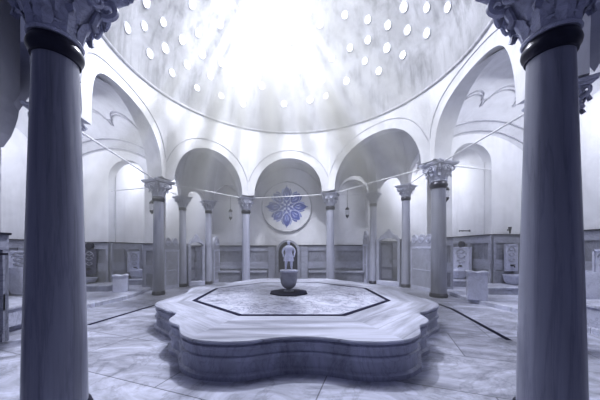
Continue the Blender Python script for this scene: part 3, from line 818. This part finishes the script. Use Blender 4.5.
def doorway(a, b_, zlint, zap, lab, openside):
    A, B = P2(a), P2(b_); d = B-A; L = d.length; d.normalize()
    t = thing('doorway', lab, 'doorway', (A.x, A.y, 0), math.atan2(d.y, d.x))
    x0, x1 = .21, L-.21
    mb = MB(); mb.box(x0-.02, x0+.10, -.10, .10, 0, zlint); mb.build('jamb', M['screen'], t, smooth=0, bevel=.01)
    mb = MB(); mb.box(x1-.10, x1+.02, -.10, .10, 0, zlint); mb.build('jamb', M['screen'], t, smooth=0, bevel=.01)
    # lintel with arched underside and crest
    N = 24; up = []; lo = []
    for i in range(N+1):
        u = i/N; x = x0-.02+(x1-x0+.04)*u; s_ = abs(2*u-1)
        up.append((x, zlint+(zap-zlint)*(max(0, 1-s_**1.3)*.78+.16+.06*math.cos(u*PI*10)))); lo.append((x, zlint-.02+.18*math.sqrt(max(0, 1-min(1, s_*1.25)**2))))
    mb = MB()
    for y in (-.09, .09): mb.grid([[(x, y, z) for x, z in lo], [(x, y, z) for x, z in up]])
    mb.grid([[(x, -.09, z) for x, z in up], [(x, .09, z) for x, z in up]]); mb.grid([[(x, -.09, z) for x, z in lo], [(x, .09, z) for x, z in lo]])
    mb.build('lintel', M['screen'], t, smooth=20)
    mb = MB(); cx_ = (x0+x1)/2
    for k in range(5):
        a_ = PI*(.1+.2*k); mb.tube([(cx_, 0, zap-.06), (cx_+.09*math.cos(a_), 0, zap-.06+.12*math.sin(a_))], [.03, .018], 6)
    mb.build('crest', M['screen'], t)
    mb = MB(); mb.box(x0, x1, -.14, .14, 0, .17); mb.build('threshold', M['white'], t, smooth=0, bevel=.015)
    w = x1-x0-.2
    rot = Matrix.Translation((x0+.1 if openside < 0 else x1-.1, .06, 0)) @ Matrix.Rotation(math.radians(22 if openside < 0 else -22), 4, 'Z')
    s_ = 1 if openside < 0 else -1
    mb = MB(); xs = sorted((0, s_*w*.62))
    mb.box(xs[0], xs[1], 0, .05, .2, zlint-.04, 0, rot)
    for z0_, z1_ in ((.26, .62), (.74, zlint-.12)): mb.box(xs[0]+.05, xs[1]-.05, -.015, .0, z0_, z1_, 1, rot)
    dl = mb.build('door_leaf', [M['carve'], M['dado']], t, smooth=0)  # dark leaf colour stands in for the dim interior of the opening
    mb = MB(); hp = rot @ Vector((s_*w*.52, -.03, 1.0)); mb.tube([hp+Vector((.035*math.cos(2*PI*i/12), -.01, .035*math.sin(2*PI*i/12))) for i in range(12)], .008, 6, closed=True); mb.build('ring_handle', M['black'], dl)
    return t
doorway('S1', 'S2', zat(246, 10.6), zat(235.5, 10.6), 'crested marble doorway between the two small left columns', -1)
doorway('S3', 'S4', zat(242, 10.6), zat(230.5, 10.6), 'crested marble doorway between the two small right columns', -1)

# ------------------------------------------------------------------ wall fountains, blocks and benches of the side eyvans
def fountain(p, rz, w, zb, zt, lab, mat='white', bw=.35, zbas=.62, ornament=True, round_top=False, dark=False, zf=.12):
    t = thing('wall_fountain', lab, 'fountain', (p[0], p[1], 0), rz)     # local -Y faces the room
    mb = MB(); mb.box(-w, w, -.07, 0, zb, zt)
    mb.box(-w, -w+.05, -.10, -.07, zb, zt); mb.box(w-.05, w, -.10, -.07, zb, zt); mb.box(-w, w, -.10, -.07, zt-.06, zt)
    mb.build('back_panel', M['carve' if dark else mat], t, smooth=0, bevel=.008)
    mb = MB()
    h = zt-zb
    for k in range(3):                                        # carved foliage
        for s_ in (-1, 1):
            zc = zb+h*(.35+.2*k); pts = [(s_*(.01+w*.42*math.sin(i/10*PI*.9)), -.085, zc+h*.12*i/10) for i in range(11)]; mb.tube(pts, .014, 5)
    pts = [(w*.62*math.cos(PI*i/16), -.085, zb+h*.70+h*.2*math.sin(PI*i/16)) for i in range(17)]; mb.tube(pts, .014, 5)
    mb.build('carving', M['screen'], t)
    mb = MB(); mb.lathe([(.001, .02), (.05, .015), (.055, 0), (.05, -.015), (.001, -.02)], 14, (0, -.10, zb+h*.22)); mb.tube([(0, -.08, zb+h*.2), (0, -.19, zb+h*.2), (0, -.20, zb+h*.14)], .018, 8)
    mb.tube([(-.06, -.15, zb+h*.24), (.06, -.15, zb+h*.24)], .012, 6); mb.build('tap', M['black'], t)
    mb = MB(); B = bw; rows = []
    outer = [(.70, 0), (.80, .05), (.95, .35), (1.0, .8), (1.04, .86), (1.04, 1.0), (.90, 1.0), (.82, .8), (.5, .55), (.001, .5)]
    for r, q in outer:
        rows.append([(B*r*(abs(math.cos(a))**.5)*(1 if math.cos(a) >= 0 else -1), -.30+.28*r*(abs(math.sin(a))**.5)*(1 if math.sin(a) >= 0 else -1), zf+(zbas-zf)*q) for a in [2*PI*j/32 for j in range(32)]])
    mb.grid(rows, True); mb.add(rows[0], [tuple(range(32))[::-1]]); mb.build('basin', M['bench' if dark else 'white'], t)
    if round_top:
        mb = MB(); pts = [(.13*math.cos(2*PI*i/20), 0, .13*math.sin(2*PI*i/20)) for i in range(20)]
        mb.add([(x, -.11, zt+.10+z) for x, _, z in pts]+[(x, 0, zt+.10+z) for x, _, z in pts], [tuple(range(20)), tuple(range(20, 40))[::-1]]+[(i, (i+1) % 20, (i+1) % 20+20, i+20) for i in range(20)])
        mb.build('round_boss', M['dark'], t, smooth=0)
    return t
dL, dR = 9.31, 8.78
fountain((xat(91, dL), dL), 0, .24, zat(274, dL), zat(249, dL), 'dark carved wall fountain beside the thick near column on the left', bw=.34, zbas=zat(277, dL), round_top=True, dark=True, zf=.305)
fountain((-6.50, 10.55), PI/2, .34, zat(272, 10.5), zat(251.5, 10.5), 'white carved wall fountain inside the left arched opening', bw=.36, zbas=.66, zf=.325)
fountain((6.86, 10.15), -PI/2, .50, zat(271, 10.2), zat(247, 10.2), 'pale carved wall fountain with round dark boss inside right opening', bw=.4, zbas=.68, round_top=True, zf=.345)
fountain((xat(509.5, dR), dR), 0, .20, zat(271, dR), zat(244, dR), 'white carved wall fountain beside the thick near column on the right', bw=.33, zbas=zat(274, dR), zf=.335)
def block(x0, x1, y0, y1, z0, z1, lab, rz=0.0):
    cx_, cy_ = (x0+x1)/2, (y0+y1)/2
    t = thing('marble_block', lab, 'block', (cx_, cy_, z0), rz); w, dd, h = (x1-x0)/2, (y1-y0)/2, z1-z0
    mb = MB(); mb.box(-w, w, -dd, dd, 0, h-.05); mb.build('body', M['white'], t, smooth=0, bevel=.012)
    mb = MB(); prof = [(-w-.02, h-.06), (-w-.02, h), (-w+.05, h+.01), (0, h-.025), (w-.05, h+.01), (w+.02, h), (w+.02, h-.06)]
    M2 = Matrix(((1, 0, 0, 0), (0, 0, 1, 0), (0, 1, 0, 0), (0, 0, 0, 1)))
    mb.prism(prof, -dd-.02, dd+.02, 0, M2); mb.build('scroll_top', M['white'], t, smooth=0, bevel=.01)
block(xat(111.5, 8.2), xat(124, 8.2), 8.2, 8.5, .11, zat(275, 8.2), 'upright white marble block in the left eyvan', .42)
block(xat(472.5, 6.9), xat(489, 6.9), 6.9, 7.2, .11, zat(271.5, 6.9), 'upright white marble block in the right eyvan', -.5)
def bench(x0, x1, y0, y1, z0, z1, lab):
    cx_, cy_ = (x0+x1)/2, (y0+y1)/2; w, dd = (x1-x0)/2, (y1-y0)/2
    t = thing('stone_bench', lab, 'bench', (cx_, cy_, z0))
    mb = MB(); mb.box(-w+.03, w-.03, -dd+.03, dd, 0, z1-z0-.05); mb.build('plinth', M['bench'], t, smooth=0)
    mb = MB(); mb.box(-w, w, -dd, dd, z1-z0-.05, z1-z0); mb.build('seat_slab', M['floor2'], t, smooth=0, bevel=.012)
bench(-8.45, -5.95, 8.35, 9.28, .11, .30, 'low marble bench under the dark fountain of the left eyvan')
bench(-6.35, -5.0, 9.9, 11.8, .11, .32, 'low marble bench under the white fountain in the left opening')
bench(6.0, 8.4, 7.75, 8.75, .11, .33, 'low marble bench under the white fountain of the right eyvan')
bench(5.0, 6.85, 9.4, 11.8, .11, .34, 'low marble bench inside the right arched opening')
bench(-8.4, -4.95, 4.5, 5.3, .11, .46, 'stepped marble bench at the left frame edge')
bench(-8.4, -5.3, 5.45, 6.2, .11, .34, 'second marble step behind the left frame edge bench')
bench(5.35, 8.4, 4.3, 5.1, .11, .50, 'marble bench at the right frame edge')
# scroll-ended seat and marble basin stand at the frame edges
fountain((-8.49, 7.92), PI/2, .30, .75, 1.45, 'shadowed wall basin at the left frame edge', bw=.36, zbas=.95)
fountain((8.42, 6.75), -PI/2, .30, .75, 1.5, 'shadowed wall basin at the right frame edge', bw=.45, zbas=.9)
# dark panel inset in the right dado
mb = MB(); x0, x1 = xat(494, dR), xat(504, dR); mb.box(x0, x1, dR-.03, dR+.05, zat(287, dR), zat(271, dR)); o = mb.build('inset_panel', M['dado'], None, None, 0, .01); tag(o, 'dark square marble panel left of the right eyvan fountain', 'panel')
# wall hooks
def hook(p, lab, kind):
    t = thing('wall_hook', lab, 'hook', p)
    mb = MB(); mb.lathe([(.001, -.02), (.035, -.02), (.035, .02), (.001, .02)], 12); mb.build('rosette', M['black'], t)
    mb = MB()
    if kind: mb.tube([(-.2, -.12, .02), (-.2, -.12, -.03), (-.16, -.12, -.0), (.16, -.12, 0), (.2, -.12, -.03), (.2, -.12, .04)], .022, 8); mb.tube([(0, 0, 0), (0, -.12, 0)], .015, 6)
    else: mb.lathe([(.001, -.14), (.02, -.12), (.03, -.02), (.055, .08), (.05, .10), (.001, .10)], 12, (0, -.08, 0)); mb.tube([(0, 0, 0), (0, -.08, 0)], .015, 6)
    mb.build('arm', M['black'], t)
hook((xat(462.5, 10.0), 10.0, zat(231, 10.0)), 'black two-ended hook above the right opening fountain', True)
hook((xat(508.5, 8.8), 8.82, zat(230, 8.8)), 'small black torch-shaped hook above the right eyvan fountain', False)

BASE_HAZE = .013; RAY_HAZE = 1.0
# ------------------------------------------------------------------ haze filling the hall, with light beams in its density
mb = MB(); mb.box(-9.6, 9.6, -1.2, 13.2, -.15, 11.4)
hz = mb.build('haze', bpy.data.materials.new('haze_beams'), None, None, 0); hz['kind'] = 'stuff'
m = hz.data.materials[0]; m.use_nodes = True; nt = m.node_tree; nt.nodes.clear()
out = nt.nodes.new('ShaderNodeOutputMaterial'); vs_ = nt.nodes.new('ShaderNodeVolumeScatter')
vs_.inputs['Color'].default_value = (.95, .96, 1, 1); vs_.inputs['Density'].default_value = .022; vs_.inputs['Anisotropy'].default_value = .0
# light beams built into the density, fanned below the crown, thinner towards the near columns
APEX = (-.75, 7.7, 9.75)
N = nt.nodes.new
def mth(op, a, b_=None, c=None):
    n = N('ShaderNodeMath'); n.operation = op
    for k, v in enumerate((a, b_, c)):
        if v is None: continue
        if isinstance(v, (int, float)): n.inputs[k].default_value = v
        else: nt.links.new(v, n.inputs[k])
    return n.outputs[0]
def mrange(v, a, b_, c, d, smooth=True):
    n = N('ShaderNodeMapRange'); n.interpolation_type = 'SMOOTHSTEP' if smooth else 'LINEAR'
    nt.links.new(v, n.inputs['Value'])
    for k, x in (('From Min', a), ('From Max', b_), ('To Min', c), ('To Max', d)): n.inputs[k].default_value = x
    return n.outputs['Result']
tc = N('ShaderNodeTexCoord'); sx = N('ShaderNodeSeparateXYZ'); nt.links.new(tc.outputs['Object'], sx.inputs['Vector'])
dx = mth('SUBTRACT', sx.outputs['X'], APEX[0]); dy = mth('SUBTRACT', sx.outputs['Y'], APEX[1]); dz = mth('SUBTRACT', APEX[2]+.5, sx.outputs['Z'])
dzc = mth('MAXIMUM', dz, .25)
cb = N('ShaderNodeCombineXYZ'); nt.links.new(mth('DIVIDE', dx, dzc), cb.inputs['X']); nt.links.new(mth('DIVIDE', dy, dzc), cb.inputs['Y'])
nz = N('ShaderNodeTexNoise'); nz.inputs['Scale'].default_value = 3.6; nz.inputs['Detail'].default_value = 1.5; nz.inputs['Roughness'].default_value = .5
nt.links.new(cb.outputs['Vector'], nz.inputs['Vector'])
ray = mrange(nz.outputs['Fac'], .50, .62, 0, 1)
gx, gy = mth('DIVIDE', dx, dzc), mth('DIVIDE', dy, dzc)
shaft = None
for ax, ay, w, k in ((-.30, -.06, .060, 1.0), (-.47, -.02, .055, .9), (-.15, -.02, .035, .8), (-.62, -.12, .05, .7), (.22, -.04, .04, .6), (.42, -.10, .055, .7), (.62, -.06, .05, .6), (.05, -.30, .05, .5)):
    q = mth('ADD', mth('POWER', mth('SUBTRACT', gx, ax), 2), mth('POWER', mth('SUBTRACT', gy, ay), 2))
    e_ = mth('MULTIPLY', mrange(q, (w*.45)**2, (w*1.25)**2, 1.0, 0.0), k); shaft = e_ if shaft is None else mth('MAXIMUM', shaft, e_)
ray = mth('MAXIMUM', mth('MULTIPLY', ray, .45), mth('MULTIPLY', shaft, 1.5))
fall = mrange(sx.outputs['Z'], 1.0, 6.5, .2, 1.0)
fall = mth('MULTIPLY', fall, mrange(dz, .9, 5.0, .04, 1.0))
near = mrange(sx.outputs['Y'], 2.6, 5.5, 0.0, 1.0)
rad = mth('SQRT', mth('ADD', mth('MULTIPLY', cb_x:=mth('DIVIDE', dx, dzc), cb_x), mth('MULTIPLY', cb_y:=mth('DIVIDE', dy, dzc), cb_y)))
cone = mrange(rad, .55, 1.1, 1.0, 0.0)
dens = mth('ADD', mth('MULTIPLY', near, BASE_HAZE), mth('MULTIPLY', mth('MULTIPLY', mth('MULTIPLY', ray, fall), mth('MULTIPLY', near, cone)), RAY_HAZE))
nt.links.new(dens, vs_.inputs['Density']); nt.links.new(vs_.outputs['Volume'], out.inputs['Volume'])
try: m.cycles.volume_step_rate = .2
except Exception: pass

# ------------------------------------------------------------------ light
W = bpy.data.worlds.new('world'); S.world = W; W.use_nodes = True
W.node_tree.nodes['Background'].inputs['Color'].default_value = (.55, .60, 1, 1); W.node_tree.nodes['Background'].inputs['Strength'].default_value = .13
def light(kind, name, loc, target, power, color=(.91, .94, 1), **kw):
    l = bpy.data.lights.new(name, kind); l.energy = power; l.color = color
    o = bpy.data.objects.new(name, l); COL.objects.link(o); o.location = loc
    if target is not None: o.rotation_euler = (Vector(target)-Vector(loc)).to_track_quat('-Z', 'Y').to_euler()
    for k, v in kw.items(): setattr(l, k, v)
    return o
light('AREA', 'dome_daylight', (CEN.x, CEN.y+.2, 10.4), (CEN.x, CEN.y+.2, 0), 520, size=3.2, shape='DISK')
light('SPOT', 'added_crown_spot', (APEX[0], APEX[1], APEX[2]), (APEX[0]+.3, APEX[1]-1.2, 0), 2600, spot_size=math.radians(105), spot_blend=.8, shadow_soft_size=.1)  # spot added under the crown to light the haze beams
# spots added inside the dome to whiten its back
light('SPOT', 'added_dome_spot', (0.2, 3.4, 9.2), atd(280, 72, 10.2), 560, spot_size=math.radians(36), spot_blend=1.0, shadow_soft_size=.15)
light('SPOT', 'dome_fill', (0.2, 3.2, 8.6), atd(255, 70, 10.2), 120, spot_size=math.radians(95), spot_blend=1.0, shadow_soft_size=.3)
light('AREA', 'left_eyvan_fill', (-6.6, 6.6, 5.7), (-6.6, 8.4, 1), 100, size=1.5)  # unseen lamps added left and right to whiten the eyvan walls
light('AREA', 'right_eyvan_fill', (6.7, 6.2, 6.0), (6.7, 8.0, 1), 100, size=1.5)
light('AREA', 'left_cell_fill', (-5.4, 10.9, 5.35), (-5.2, 11, 0), 65, size=1.0)  # unseen lamps added to brighten both corner cells
light('AREA', 'right_cell_fill', (5.6, 10.6, 5.35), (5.4, 11, 0), 65, size=1.0)
light('AREA', 'left_back_fill', (-3.4, 11.45, 5.3), (-3.6, 11.6, 0), 9, size=.6)  # weak unseen lamps added to lift the back wall on both sides
light('AREA', 'right_back_fill', (3.4, 11.5, 5.3), (3.6, 11.6, 0), 9, size=.6)

S.view_settings.view_transform = 'Standard'; S.view_settings.look = 'Medium High Contrast'; S.view_settings.exposure = 0.3
S.cycles.use_denoising = True
S.cycles.volume_bounces = 0
S.cycles.max_bounces = 6
